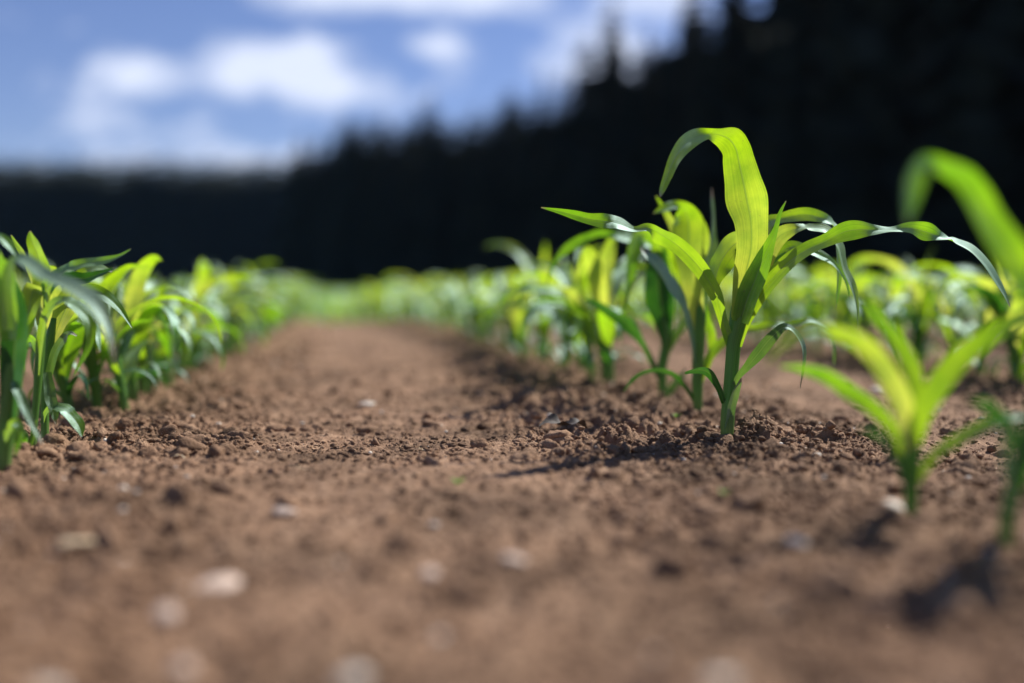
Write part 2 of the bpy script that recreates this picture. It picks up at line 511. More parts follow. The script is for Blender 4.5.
# the sharp plant
traced_plant((727, 436), [(727, 437, 13, 0), (727.5, 420, 14, 0), (730, 392, 14, 0), (732, 365, 14, 0), (734, 343, 15, 0), (738, 325, 19, 0), (742, 308, 22, 0), (746, 292, 20, 0), (749, 278, 12, 0)], [
    ('young', [(739, 318, -.6, 16, 0), (742, 296, -1, 20, 5), (746, 272, -1.2, 26, 5), (751, 248, -1.4, 30, 8), (751, 222, -1.6, 34, 8), (747, 200, -2, 41, 8), (743, 180, -2.2, 35, 6), (739, 162, -2.4, 31, 6), (736, 149, -3, 27, 15), (729, 139, -3.6, 22, 35), (715, 134, -4.2, 9, 70), (700, 136, -5, 15, 140), (686, 144, -6, 17, 145), (675, 158, -7, 13, 145), (667, 177, -8, 9, 145), (662, 190, -8.6, 6, 145), (660, 197, -9, 1.5, 145)], {'fold': .16, 'wave': .09, 'freq': 3}),
    ('young', [(745, 262, 1, 16, 10), (745, 246, 1.2, 20, 15), (737, 243, 1.3, 24, 20), (727, 252, 1, 26, 20), (719, 266, .6, 23, 20), (715.5, 280, .3, 13, 20), (716, 292, 0, 2, 20)], {'wave': .03}),
    ('leaf', [(737, 346, -.4, 9, 20), (743, 322, -.8, 14, 20), (756, 298, -1.2, 17, 25), (772, 279, -1.6, 16, 30), (790, 261, -2, 15, 30), (808, 249, -2, 13, 30), (826, 241, -2, 13, 20), (844, 232, -2, 19, 0), (858, 229.5, -2, 18, 0), (875, 230, -2, 11, 30), (892, 230, -2.2, 6, 60), (910, 228, -2.4, 12, 25), (926, 232, -2.6, 19, 0), (943, 238, -2.8, 9, 50), (957, 243, -3, 9, 130), (972, 251, -3.2, 14, 145), (986, 265, -3.4, 13, 145), (997, 282, -3.6, 9, 145), (1005, 296, -3.8, 5, 145), (1010, 307, -4, 1, 145)], {'fold': .2, 'wave': .04}),
    ('leaf', [(755, 275, 1, 10), (760, 246, 2.4, 12), (768, 223, 3.6, 11, 30), (779, 219, 3.9, 10, 20), (792, 216, 4, 13, 10), (806, 214.5, 4, 14, 5), (820, 217.5, 4, 12, 20), (829, 222, 4, 9, 50), (835, 230, 4, 7, 120), (838, 252, 4.2, 6, 140), (839, 276, 4.3, 6, 140), (836, 308, 4.4, 1, 140)], {'wave': .04}),
    ('young', [(752, 300, .6, 12, 20), (762, 272, .8, 14, 20), (770, 250, 1, 18, 10), (779, 237, 1, 17, 0), (789, 231, .8, 14, 10), (801, 228, .5, 8, 50), (813, 228, .2, 8, 130), (825, 230, 0, 10, 140), (833, 238, -.3, 10, 140), (839, 247, -.5, 12, 145), (842, 258, -.7, 9, 150), (845, 270, -.9, 8, 150), (852, 286, -1.1, 8, 150), (857, 306, -1.3, 4, 150), (858, 330, -1.5, 1, 150)], {'wave': .05}),
    ('leaf', [(760, 286, 2, 8), (769, 266, 2.6, 11), (779, 254, 3, 12, 20), (790, 247, 3, 12, 25), (805, 250, 3, 10, 40), (820, 255, 3, 10, 30), (834, 264, 3, 6, 40), (845, 279, 3, 4), (850, 298, 3, 1)], {}),
    ('leaf', [(740, 322, -1, 16, 20), (747, 300, -1.6, 20, 20), (755, 280, -2, 20, 20), (763, 260, -2.2, 16, 20), (770, 244, -2.2, 10), (776, 228, -2.2, 5), (780, 213, -2.2, 3.5), (786, 201, -2.2, 1)], {'wave': .02, 'fold': .35}),
    ('leaf', [(757, 292, 1.4, 8, 160), (766, 276, 1.8, 9, 160), (776, 262, 2.2, 7, 160), (786, 252, 2.6, 2, 160)], {}),
    ('leaf', [(732, 350, 0, 8, 20), (728, 336, -.3, 9, 25), (722, 316, -.8, 9, 25), (717, 296, -1.2, 12, 25), (710, 283, -1.4, 14, 20), (702, 271, -1.6, 15, 15), (691, 258, -2, 16, 15), (677, 245, -2.4, 15, 25), (662, 235, -2.8, 13, 60), (648, 228, -3.1, 9, 120), (634, 229.5, -3.4, 6, 125), (619, 224, -3.7, 14, 150), (604, 221, -4, 15, 180), (589, 219, -4.3, 11, 185), (574, 215, -4.6, 9, 190), (558, 211, -4.8, 5, 190), (541, 207.5, -5, 1, 190)], {'wave': .05}),
    ('dark', [(724, 403, -.4, 5), (718, 387, -.8, 6), (710, 374, -1.2, 8), (701, 370, -1.6, 7, 30), (692, 371, -1.9, 4.5, 40), (684, 373.5, -2, 2)], {'wave': .02}),
    ('worn', [(731, 392, -.4, 6, 160), (738, 377, -1, 6, 150), (747, 367, -1.6, 8, 150), (757, 355, -2, 12, 150), (769, 340, -2.2, 12, 150), (782, 328, -2.4, 8, 150), (790, 328, -2.4, 5, 150), (797, 335, -2.4, 6, 150), (803, 347, -2.4, 6, 140), (804, 362, -2.4, 4, 130), (800, 388, -2.4, 1, 130)], {'wave': .04}),
    ('worn', [(727, 428, -.5, 7, 160), (730, 412, -1, 9, 160), (734, 396, -1.5, 9, 160), (739, 384, -2, 5, 160), (741, 378, -2.2, 1, 160)], {'wave': .02}),
], 'tallest sharp maize plant, its top leaf arched over high in front of the wood', group='young maize plants')

traced_plant((699, 413), [(698.5, 416, 8, 0), (697.5, 400, 10, 0), (697.5, 380, 11, 0), (698, 355, 12, 0), (699, 330, 13, 0), (700, 312, 13, 0), (700, 298, 8, 0)], [
    ('dark', [(695, 402, 0, 4), (687, 389, -.5, 4), (677, 377, -1, 4.5), (666, 371, -1.5, 4.5, 30), (654, 370, -2, 4, 40), (642, 373, -2.3, 4, 30), (632, 380, -2.5, 4), (623, 392, -2.8, 1)], {'wave': .02}),
    ('young', [(699, 330, -.4, 12, 0), (696, 305, -.6, 16, 0), (692, 282, -.4, 21, 0), (690, 264, 0, 27, 0), (689, 246, .4, 38, 5), (689, 231, .7, 36, 5), (688, 219, 1, 27, 20), (684, 209.5, 1.2, 16, 50), (676, 205, .8, 10, 130), (665, 208, .4, 9, 145), (653, 213.5, 0, 1, 150)], {'fold': .2, 'wave': .07, 'freq': 2.5}),
    ('young', [(688, 268, 2, 9), (680, 244, 2.4, 9), (672, 224, 2.6, 8), (664, 209, 2.8, 5), (656, 196, 3, 1)], {'wave': .02}),
    ('worn', [(700, 306, .4, 11, 160), (704, 282, .6, 13, 160), (708, 263, .8, 15, 160), (711.5, 247, 1, 14, 160), (713, 233, 1.2, 6, 160), (713, 216, 1.2, 4, 160), (712, 202, 1.2, 4, 160), (711.7, 188, 1.2, 1, 160)], {'wave': .02, 'dry': 1}),
    ('young', [(700, 325, 1, 10), (692, 297, 1.6, 14), (684, 274, 2, 16), (678, 257, 2.2, 12), (669, 247, 2, 6, 40), (660, 246, 1.8, 1)], {}),
    ('leaf', [(700, 384, .2, 5), (706, 365, .6, 7), (715, 350, 1, 9), (728, 338, 1.4, 9), (742, 331, 1.6, 8, 30), (756, 328, 1.6, 9, 10), (768, 326, 1.6, 8, 20), (780, 326, 1.6, 5, 50), (790, 325, 1.6, 5, 120), (799, 323, 1.6, 7, 145), (808, 320.5, 1.6, 6, 145), (817, 323.5, 1.6, 4, 130), (828, 332, 1.6, 3.5, 100), (833, 348, 1.6, 3.5, 40), (834, 367, 1.6, 1, 20)], {'wave': .03}),
    ('leaf', [(705, 372, 1.4, 5), (712, 352, 1.8, 7), (711, 334, 2, 9), (706, 317, 2.2, 8), (703, 300, 2.3, 2)], {}),
    ('worn', [(696, 362, -.6, 6, 150), (693, 345, -1, 6, 150), (690, 330, -1.3, 7, 150), (686, 314, -1.7, 8, 150), (680, 299, -2, 11, 150), (671, 286, -2.4, 14, 150), (663, 275, -2.7, 15, 150), (655, 263, -3, 13, 150), (648, 256, -3.2, 9, 150), (642, 251, -3.4, 3, 150), (641, 246, -3.3, 1.2, 150)], {'wave': .05}),
], 'middle plant of the three sharp maize plants, with a broad yellow folded leaf', group='young maize plants', lseed=3)

traced_plant((663, 400), [(663.5, 402, 8, 0), (662.5, 385, 9, 0), (662, 368, 10, 0), (665, 350, 10, 0), (667, 336, 11, 0), (666, 322, 10, 0), (665, 310, 5, 0)], [
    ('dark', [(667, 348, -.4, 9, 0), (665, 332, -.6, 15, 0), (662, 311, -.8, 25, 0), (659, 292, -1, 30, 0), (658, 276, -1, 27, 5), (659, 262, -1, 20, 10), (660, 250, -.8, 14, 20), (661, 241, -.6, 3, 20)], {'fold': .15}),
    ('leaf', [(668, 322, -.5, 7), (667, 296, -.6, 8), (662, 268, -1, 9), (656, 246, -1.6, 10), (648, 235, -2.2, 12, 40), (640, 235, -2.8, 16, 35), (635, 246, -3.2, 16, 20), (632, 260, -3.4, 12, 15), (629.5, 280, -3.6, 8), (627, 297, -3.8, 4), (625, 310, -4, 1)], {'wave': .03}),
    ('leaf', [(668, 300, -.2, 7), (670, 272, 0, 8), (664, 252, 0, 8, 40), (652, 246, 0, 7, 120), (640, 243, -.2, 8, 140), (625, 238.5, -.4, 10, 150), (612, 235, -.6, 8, 170), (600, 233, -.8, 7, 200), (588, 237, -1, 8, 195), (577, 242, -1.2, 10, 190), (566, 249, -1.4, 9, 190), (558, 257, -1.6, 5, 195), (552, 266, -1.8, 4, 195), (547, 284, -2, 1, 195)], {'wave': .06}),
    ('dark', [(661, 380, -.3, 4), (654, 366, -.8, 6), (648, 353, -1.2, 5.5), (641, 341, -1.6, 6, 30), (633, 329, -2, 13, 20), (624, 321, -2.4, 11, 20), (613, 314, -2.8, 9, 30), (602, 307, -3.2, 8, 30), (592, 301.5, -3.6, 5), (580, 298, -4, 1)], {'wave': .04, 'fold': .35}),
    ('worn', [(665, 356, .2, 6, 155), (672, 341, .8, 8, 155), (682, 326, 1.3, 8, 155), (690, 309, 1.8, 6, 155), (692, 294, 2, 1, 155)], {}),
    ('worn', [(664, 398, .2, 4, 155), (671, 389, .8, 8, 155), (680, 378, 1.4, 7, 155), (687, 369, 2, 1, 155)], {'label': 'pale lower leaf lying close to the soil'}),
], 'rearmost of the three sharp maize plants, with a broad dark green leaf', group='young maize plants', lseed=6)

# blurred plants close to the lens on the right
traced_plant((911, 516), [(911, 520, 11, 0), (911, 500, 13, 0), (911, 475, 16, 0), (911, 452, 17, 0), (911, 430, 12, 0)], [
    ('young', [(910, 452, -.5, 20, 0), (905, 420, -1, 28, 0), (897, 394, -1.4, 33, 5), (882, 365, -1.8, 30, 10), (863, 344, -2.2, 26, 20), (841, 333, -2.6, 20, 40), (817, 330, -3, 14, 140), (795, 337, -3.4, 12, 150), (777, 350, -3.8, 7, 150), (764, 366, -4, 1, 150)], {}),
    ('leaf', [(912, 440, .5, 16), (916, 400, 1, 22), (909, 362, 1.6, 23), (893, 336, 2, 18), (876, 316, 2.4, 13), (860, 300, 2.8, 2)], {}),
    ('leaf', [(912, 448, -.2, 18), (921, 415, -.6, 26), (936, 388, -1, 32), (958, 361, -1.4, 30), (982, 340, -1.8, 26), (1007, 325, -2.2, 22, 30), (1035, 316, -2.6, 16, 50), (1062, 322, -3, 8, 120), (1078, 340, -3.2, 1, 140)], {}),
    ('leaf', [(908, 470, .4, 10), (896, 435, 1, 14), (877, 412, 1.6, 20), (852, 393, 2.2, 22), (828, 377, 2.8, 19, 20), (803, 368, 3.3, 12, 40), (778, 366, 3.6, 1, 50)], {}),
    ('leaf', [(914, 485, .4, 10), (934, 456, 1, 14), (958, 440, 1.5, 17), (983, 426, 2, 18, 20), (1008, 418, 2.4, 14, 40), (1034, 416, 2.8, 1, 50)], {}),
    ('dark', [(908, 490, -.4, 8), (900, 465, -1, 12), (888, 445, -1.5, 12), (872, 432, -2, 8), (858, 428, -2.3, 1)], {}),
], 'blurred yellow-green maize plant in the right foreground beside a pale stone', group='young maize plants', lseed=9, ws=.68)

traced_plant((1008, 540), [(1005, 545, 13, 0), (1008, 515, 14, 0), (1015, 480, 16, 0), (1027, 440, 18, 0), (1040, 400, 18, 0), (1046, 360, 12, 0)], [
    ('leaf', [(1044, 400, -.5, 28, 0), (1052, 350, -.5, 40, 0), (1040, 300, -.5, 46, 5), (1014, 256, -.5, 42, 5), (991, 222, -.5, 36, 5), (976, 195, -.8, 31, 15), (962, 176, -1, 25, 30), (944, 166, -1.2, 17, 70), (926, 163, -1.6, 24, 145), (914, 182, -2, 27, 155), (909, 204, -2.4, 20, 155), (907, 226, -2.8, 3, 155)], {'wave': .03}),
    ('leaf', [(1034, 380, 0, 30), (1050, 330, 0, 36), (1078, 290, 0, 34), (1115, 270, 0, 26, 40), (1150, 285, 0, 14, 130), (1170, 320, 0, 1, 140)], {}),
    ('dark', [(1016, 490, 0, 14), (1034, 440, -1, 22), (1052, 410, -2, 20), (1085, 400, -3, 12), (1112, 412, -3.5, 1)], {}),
    ('dark', [(1046, 380, -1, 30), (1054, 330, -2, 46), (1052, 285, -3, 48), (1066, 252, -4, 38), (1090, 242, -5, 24), (1115, 262, -6, 2)], {'roll': 30}),  # unseen leaf beyond the right edge, added to shade the soil lower right
    ('dark', [(1044, 400, -1, 24), (1064, 370, -3, 42), (1090, 350, -5, 42), (1122, 360, -7, 26), (1150, 392, -8, 2)], {'roll': 30}),  # second added leaf out of view, there for its cast shadow
    ('dark', [(1046, 390, 1, 26), (1070, 330, 3, 44), (1096, 280, 5, 44), (1130, 262, 7, 28), (1160, 290, 8, 2)], {'roll': 30}),  # third out-of-view leaf added to deepen the same shadow
    ('worn', [(1012, 520, -.5, 10, 150), (1006, 480, -1.4, 18, 150), (1003, 450, -2, 20, 150), (1010, 425, -2.4, 12, 150), (1020, 412, -2.6, 1, 150)], {}),
    ('dark', [(1020, 450, .6, 16), (1002, 420, 1.4, 18), (984, 404, 2, 14), (964, 398, 2.6, 1)], {}),
    ('young', [(1044, 370, .6, 22), (1062, 320, .8, 26), (1072, 270, .8, 22), (1080, 225, .6, 12), (1084, 195, .4, 1)], {}),
], 'dark maize plant cut by the right edge with one leaf arching up before the wood', group='young maize plants', lseed=12, ws=.8)

# sharp plants at the left edge
traced_plant((34, 451), [(33.5, 453, 6, 0), (34, 430, 6.5, 0), (36, 405, 7, 0), (38, 380, 8, 0), (40, 350, 9, 0), (42, 325, 8, 0), (43, 305, 4, 0)], [
    ('leaf', [(37, 375, -.3, 7), (40, 345, -.6, 8), (44, 320, -1, 10), (54, 304, -1.4, 10, 30), (66, 302, -1.8, 8, 60), (78, 308, -2.2, 9, 150), (88, 319, -2.6, 10, 155), (91, 334, -2.9, 9, 155), (88, 349, -3.2, 6, 150), (81, 362, -3.4, 4, 150), (73, 377, -3.6, 1, 150)], {}),
    ('young', [(42, 325, 0, 10, 0), (43, 300, .4, 16, 0), (42, 276, .8, 20, 0), (38, 256, 1, 18, 10), (32, 241, 1.2, 11, 10), (30, 231, 1.2, 2, 10)], {'wave': .07}),
    ('young', [(41, 320, -.4, 8), (37, 292, -.8, 13), (33, 290, -1.2, 17, 20), (29, 309, -1.6, 17, 10), (26, 329, -2, 11), (21, 351, -2.2, 2)], {}),
    ('leaf', [(43, 310, 0, 9), (48, 285, 0, 12), (60, 273, 0, 12, 30), (80, 265, 0, 11, 150), (104, 261, 0, 8, 155), (119, 256, 0, 4, 155), (131, 249, 0, 1, 155)], {}),
    ('dark', [(45, 300, .8, 8), (54, 284, 1, 10), (68, 278, 1.2, 12), (86, 278, 1.4, 11), (104, 272, 1.6, 5), (114, 268, 1.7, 1)], {}),
    ('leaf', [(35, 420, -.3, 4), (33, 436, -.6, 0.1 + 5), (29, 447, -1, 4), (24, 436, -1.3, 6, 150), (19, 426, -1.5, 1, 150)], {}),
    ('young', [(42, 315, 1.4, 8), (35, 280, 1.8, 9), (24, 256, 2.1, 7), (16, 243, 2.3, 4), (11, 235, 2.4, 1)], {}),
], 'slim sharp maize plant at the left edge with leaves bunched above its thin stalk', group='young maize plants', lseed=15)

traced_plant((46, 444), [(45.5, 447, 7.5, 0), (45, 425, 7.5, 0), (45, 400, 8, 0), (46, 370, 9, 0), (50, 340, 9, 0), (54, 318, 5, 0)], [
    ('leaf', [(42, 424, -.3, 4), (46, 412, -.6, 5), (54, 407, -1, 7, 30), (63, 409, -1.3, 8, 60), (72, 417, -1.6, 9, 150), (79, 427, -1.9, 8, 155), (82, 437, -2.1, 1, 155)], {'label': 'low leaf bent over to the right'}),
    ('worn', [(48, 380, -.2, 6, 155), (54, 355, -.5, 8, 155), (64, 338, -.8, 8, 155), (70, 333, -1, 4, 155), (77, 336, -1.1, 1, 155)], {}),
    ('young', [(52, 345, .3, 9), (60, 322, .5, 17, 0), (68, 304, .7, 22, 0), (74, 290, .8, 20, 0), (82, 276, .8, 14, 20), (96, 268, .8, 8, 50), (112, 272, .8, 1, 60)], {}),
    ('leaf', [(50, 350, .8, 8), (56, 320, 1.2, 10), (70, 298, 1.5, 10), (90, 290, 1.7, 11, 20), (108, 298, 1.9, 10, 40), (122, 312, 2, 5, 40), (132, 328, 2, 1, 40)], {}),
    ('worn', [(47, 372, -1, 7, 155), (50, 395, -1.2, 9, 155), (54, 412, -1.3, 7, 155), (56, 424, -1.4, 1, 155)], {}),
    ('leaf', [(46, 390, .5, 6), (42, 360, 1, 9), (34, 340, 1.4, 9, 30), (24, 338, 1.8, 8, 60), (14, 350, 2.2, 5, 140), (8, 366, 2.4, 1, 140)], {}),
], 'sharp maize plant at the left edge with a low leaf bent over the crumbly ridge', group='young maize plants', lseed=19)

traced_plant((4, 466), [(4, 470, 13, 0), (6, 440, 15, 0), (9, 410, 18, 0), (12, 380, 20, 0), (13, 345, 20, 0), (12, 315, 10, 0)], [
    ('dark', [(8, 420, -.4, 15, 0), (12, 385, -.7, 22, 0), (15, 345, -1, 27, 0), (15, 310, -1, 26, 0), (8, 282, -.8, 24, 20), (-6, 262, -.6, 18, 40), (-24, 262, -.4, 10, 140), (-36, 276, 0, 1, 140)], {}),
    ('leaf', [(10, 340, -1.4, 16, 0), (6, 305, -1.8, 24, 0), (0, 277, -2, 32, 0), (-14, 258, -2.2, 26, 30), (-32, 252, -2.4, 16, 60), (-50, 262, -2.6, 1, 120)], {}),
    ('worn', [(8, 330, -3, 8, 150), (6, 285, -5, 10, 150), (16, 259, -6, 10, 150), (30, 264, -7, 10, 150), (44, 275, -8, 11, 150), (60, 282, -9, 12, 150), (78, 291, -10, 13, 150), (94, 303, -10.6, 13, 150), (105, 319, -11.2, 11, 150), (112, 340, -11.8, 7, 150), (115, 366, -12.2, 1, 150)], {'wave': .03, 'label': 'pale grey-green leaf sweeping right in front of the others'}),
    ('worn', [(8, 392, -.6, 5, 155), (13, 384, -1, 6, 155), (20, 396, -1.4, 7, 155), (28, 415, -1.8, 6, 155), (36, 431, -2.1, 4, 155), (43, 444, -2.4, 1, 155)], {}),
    ('leaf', [(4, 440, -.8, 8), (12, 425, -1.2, 9), (17, 424, -1.5, 8, 40), (19, 438, -1.8, 8), (15, 456, -2, 1)], {}),
    ('leaf', [(6, 300, .6, 10), (0, 262, 1, 12), (-8, 245, 1.2, 8), (-2, 236, 1.4, 6, 120), (8, 244, 1.6, 7, 150), (16, 256, 1.8, 1, 150)], {}),
], 'thick dark maize stalk cut by the left edge', group='young maize plants', lseed=23)


# ------------------------------------------------------------------ generic maize plants
def gen_leaf(h0, az, L, Wd, e0, droop, twist, r0, n=22, nc=6, ph=0.0, fold=.22, wave=.06):
    ds = L / (n - 1)
    p = np.array([math.cos(az) * r0, math.sin(az) * r0, h0])
    e = e0
    C, W = [], []
    for i in range(n):
        t = i / (n - 1)
        C.append(p.copy())
        d = np.array([math.cos(az) * math.cos(e), math.sin(az) * math.cos(e), math.sin(e)])
        side = np.array([-math.sin(az), math.cos(az), 0])
        up = np.cross(d, side)
        r = twist * t ** 1.3
        w = Wd * min(1, .42 + 2.2 * t) * max(0.02, (1 - t ** 2.2)) ** .8
        W.append((side * math.cos(r) + up * math.sin(r)) * w)
        p = p + d * ds
        e -= droop * (0.25 + 1.9 * t) / (n - 1)
        az += 0.25 * math.sin(ph) * ds * 8
    return ribbon(np.array(C), np.array(W), fold, wave, nc, ph, 3.0)


def gen_parts(rs, lod):
    """returns list of (name, mat, verts, faces, uvs) of one plant about 0.27 m tall"""
    n, nc = ((22, 6), (9, 2), (5, 1))[lod]
    parts = []
    ht = rs.uniform(.095, .13)
    lean = rs.uniform(-.02, .02), rs.uniform(-.02, .02)
    Cs = [(0, 0, -.02), (0, 0, 0), (lean[0] * .4, lean[1] * .4, ht * .5), (lean[0], lean[1], ht), (lean[0] * 1.2, lean[1] * 1.2, ht + .03)]
    R = [.0055, .0065, .0075, .0085, .003]
    c = catmull([a + (b,) for a, b in zip(Cs, R)], 12 if lod == 0 else 4)
    if lod < 2:
        v, f, u = tube(c[:, :3], c[:, 3], 12 if lod == 0 else 5)
        parts.append(('stalk', 'stalk', v, f, u))
    az = rs.uniform(0, 6.28)
    nl = (9, 8, 6)[lod]
    for k in range(nl):
        q = k / (nl - 1)
        a = az + math.pi * k + rs.uniform(-.45, .45)
        h0 = ht * (.12 + .88 * q)
        if q < .2:
            L, W, e0, dr = rs.uniform(.08, .12), rs.uniform(.008, .012), rs.uniform(.7, 1.0), rs.uniform(1.8, 2.6)
        elif q < .75:
            L, W, e0, dr = rs.uniform(.17, .26), rs.uniform(.020, .029), rs.uniform(.95, 1.25), rs.uniform(1.9, 2.9)
        else:
            L, W, e0, dr = rs.uniform(.14, .20), rs.uniform(.023, .033), rs.uniform(1.1, 1.4), rs.uniform(1.5, 2.7)
        if q > .95:
            L *= .55; W *= .55; e0 = 1.45; dr = .5
        m = 'young' if q > .55 else ('leaf' if q > .25 or rs.random() < .5 else 'dark')
        if m == 'leaf' and rs.random() < .2: m = 'worn'
        v, f, u = gen_leaf(h0, a, L, W * (1, 1, 1.5)[lod], e0, dr, rs.uniform(-1.3, 1.3), .004, n, nc, rs.uniform(0, 6), wave=.07 if lod == 0 else .04)
        v = [p + np.array([lean[0] * q, lean[1] * q, 0]) for p in v]
        parts.append(('leaf', m, v, f, u))
    return parts


def join_parts(parts, mats, xf=None, acc=None):
    V, F, U, MI = acc if acc else ([], [], [], [])
    for nm, m, v, f, u in parts:
        b = len(V)
        v = np.array(v)
        if xf is not None: v = xf(v)
        V.extend(v.tolist()); U.extend(u)
        F.extend([tuple(b + i for i in q) for q in f])
        MI.extend([mats.index(m)] * len(f))
    return V, F, U, MI


def multi_build(name, acc, mats):
    V, F, U, MI = acc
    o = build(name, V, F, M[mats[0]], U)
    for m in mats[1:]: o.data.materials.append(M[m])
    o.data.polygons.foreach_set('material_index', MI)
    return o


MATS = ['leaf', 'young', 'dark', 'worn', 'stalk']
NPROTO = 9
proto_parts = [gen_parts(random.Random(50 + i), 0) for i in range(NPROTO)]
proto_mid = [gen_parts(random.Random(50 + i), 1) for i in range(NPROTO)]
proto_far = [gen_parts(random.Random(90 + i), 2) for i in range(6)]


def row_x(k, y):
    x = X_R + ROWS * y + k * PITCH_X
    if k < 0:
        return x - .010 * max(0, min(y, 16) - 8) ** 2 - .16 * max(0, y - 16)
    return x - .025 * max(0, min(y, 11) - 2.2) ** 2 - .42 * max(0, y - 11)


spots = []
rr = random.Random(3)
for k in range(-60, 95):
    y = 0.35 + rr.uniform(0, .15)
    while y < 105:
        x = row_x(k, y) + rr.gauss(0, .012)
        y += rr.uniform(.085, .135) * (.82 if -2 < k < 3 and y < 5 else 1) * (1 if y < 12 else (1.7 if y < 25 else (3.2 if y < 50 else 5.5)))
        if abs(x) > .56 * y + .35 and not (k in (0, 1, -1) and y < 2.2 and x > -.9): continue
        if float(forest_d(np.array(x), np.array(y))) > -2: continue
        spots.append((k, x, y))
spots.sort(key=lambda s: s[2])
# skip where the traced plants stand
EXTRA = [(0, .46, .58), (0, .50, .47)]
for ex_ in ((70, 414), (98, 409), (128, 400), (150, 391)):
    ge_, _ = on_ground(*ex_)
    EXTRA.append((-1, ge_.x, ge_.y))
spots += EXTRA
spots.sort(key=lambda s: s[2])
keep = []
for k, x, y in spots:
    if k == 0 and .62 < y < 1.63 and (k, x, y) not in EXTRA: continue
    if k == 0 and y < .7 and (k, x, y) not in EXTRA: continue
    if k == -1 and y < 1.40 and (k, x, y) not in EXTRA: continue
    if y < .39: continue
    keep.append((k, x, y))
spots = keep
inview = [s for s in spots if abs(s[1]) < .53 * s[2] + .02]
single = set(inview[:285]) | {s for s in spots if s[2] < 2.2}
PARTS_Y = 3.4
ORD = ['first', 'second', 'third', 'fourth', 'fifth', 'sixth', 'seventh', 'eighth', 'ninth', 'tenth', 'eleventh', 'twelfth']
rowname = {0: 'the row right of the bare path', -1: 'the row left of the bare path', 1: 'the second row right of the path',
           -2: 'the second row left of the path', 2: 'the third row right of the path', 3: 'the fourth row right of the path'}
cnt = {}
lead = {}
midlead = {}
root_src = {}
far_arr, far_uv = [], []
for q_ in proto_far:
    V_q, F_q, U_q, M_q = join_parts(q_, MATS)
    far_arr.append((np.array(V_q), np.array(F_q), np.array(M_q))); far_uv.append(np.array(U_q))
farV, farF, farM, farI, fb = [], [], [], [], 0
print('far spots', len(spots))
SZ = height(np.array([q[1] for q in spots]), np.array([q[2] for q in spots]))
for s, z in zip(spots, SZ):
    k, x, y = s
    z = float(z)
    sc = rr.uniform(.88, 1.12); rot = rr.uniform(0, 6.28); pi_ = rr.randrange(NPROTO)
    if k == 0 and 1.6 < y < 3: sc *= 1.06
    if k == -1 and y < 2.2: sc *= .93
    if k > 0: sc *= 1.06
    if k == 0 and y < .7: sc = .8
    if k == 0 and 2.32 < y < 2.44: sc = 1.32
    if s in single:
        infr = abs(x) < .53 * y + .02
        if y < PARTS_Y:
            if pi_ not in lead:
                root = empty('maize_plant', (x, y, z))
                for nm, m, v, f, u in proto_parts[pi_]:
                    build(nm, v, f, M[m], u, root)
                lead[pi_] = root
            else:
                src = lead[pi_]
                root = src.copy(); COL.objects.link(root)
                for ch in list(src.children):
                    c = ch.copy(); COL.objects.link(c); c.parent = root
        else:
            if pi_ not in midlead:
                root = multi_build('maize_plant', join_parts(proto_mid[pi_], MATS), MATS)
                midlead[pi_] = root
            else:
                root = midlead[pi_].copy(); COL.objects.link(root)
        root.location = (x, y, z); root.rotation_euler = (rr.uniform(-.06, .06), rr.uniform(-.06, .06), rot); root.scale = (sc,) * 3
        if infr: cnt[k] = cnt.get(k, 0) + 1
        n = cnt.get(k, 0)
        if not infr:
            lab = 'young maize plant just outside the picture in ' + rowname.get(k, 'a farther row of the field')
        elif k in (0, -1) and n <= 12:
            lab = 'blurred maize plant, %s past the sharp ones in %s' % (ORD[n - 1], rowname[k])
        elif k in (1, 2) and n <= 6:
            lab = 'blurred maize plant, %s from the front in %s' % (ORD[n - 1], rowname[k])
        else:
            lab = 'small far blurred maize plant in ' + rowname.get(k, 'the outer rows left of the path' if k < 0 else 'the outer rows right of the path')
        tag(root, lab, 'maize plant', 'young maize plants')
    else:
        ca, sa = math.cos(rot), math.sin(rot)
        wide = 1.0 if y < 14 else (1.35 if y < 40 else 1.9)

        def xf(v, x=x, y=y, z=z, ca=ca, sa=sa, sc=sc, wide=wide):
            o = np.empty_like(v)
            o[:, 0] = (v[:, 0] * ca - v[:, 1] * sa) * sc * wide + x
            o[:, 1] = (v[:, 0] * sa + v[:, 1] * ca) * sc * wide + y
            o[:, 2] = v[:, 2] * sc + z
            return o
        pv_, pf_, pm_ = far_arr[pi_ % 6]
        farV.append(xf(pv_)); farF.append(pf_ + fb); farM.append(pm_); fb += len(pv_); farI.append(pi_ % 6)
farV = np.concatenate(farV).astype(np.float32); farF = np.concatenate(farF).astype(np.int32); farM = np.concatenate(farM).astype(np.int32)
me = bpy.data.meshes.new('distant_maize')
me.vertices.add(len(farV)); me.vertices.foreach_set('co', farV.ravel())
me.loops.add(farF.size); me.loops.foreach_set('vertex_index', farF.ravel())
me.polygons.add(len(farF)); me.polygons.foreach_set('loop_start', np.arange(0, farF.size, 4, dtype=np.int32))
me.polygons.foreach_set('loop_total', np.full(len(farF), 4, np.int32))
me.polygons.foreach_set('material_index', farM)
me.update(calc_edges=True)
farU = np.concatenate([far_uv[i] for i in farI]).astype(np.float32)
lay = me.uv_layers.new(name='UVMap'); lay.data.foreach_set('uv', farU[farF.ravel()].ravel())
for m_ in MATS: me.materials.append(M[m_])
crop = bpy.data.objects.new('distant_maize', me); COL.objects.link(crop)
tag(crop, 'far rows of young maize merging into one pale green band', 'maize crop', kind='stuff')

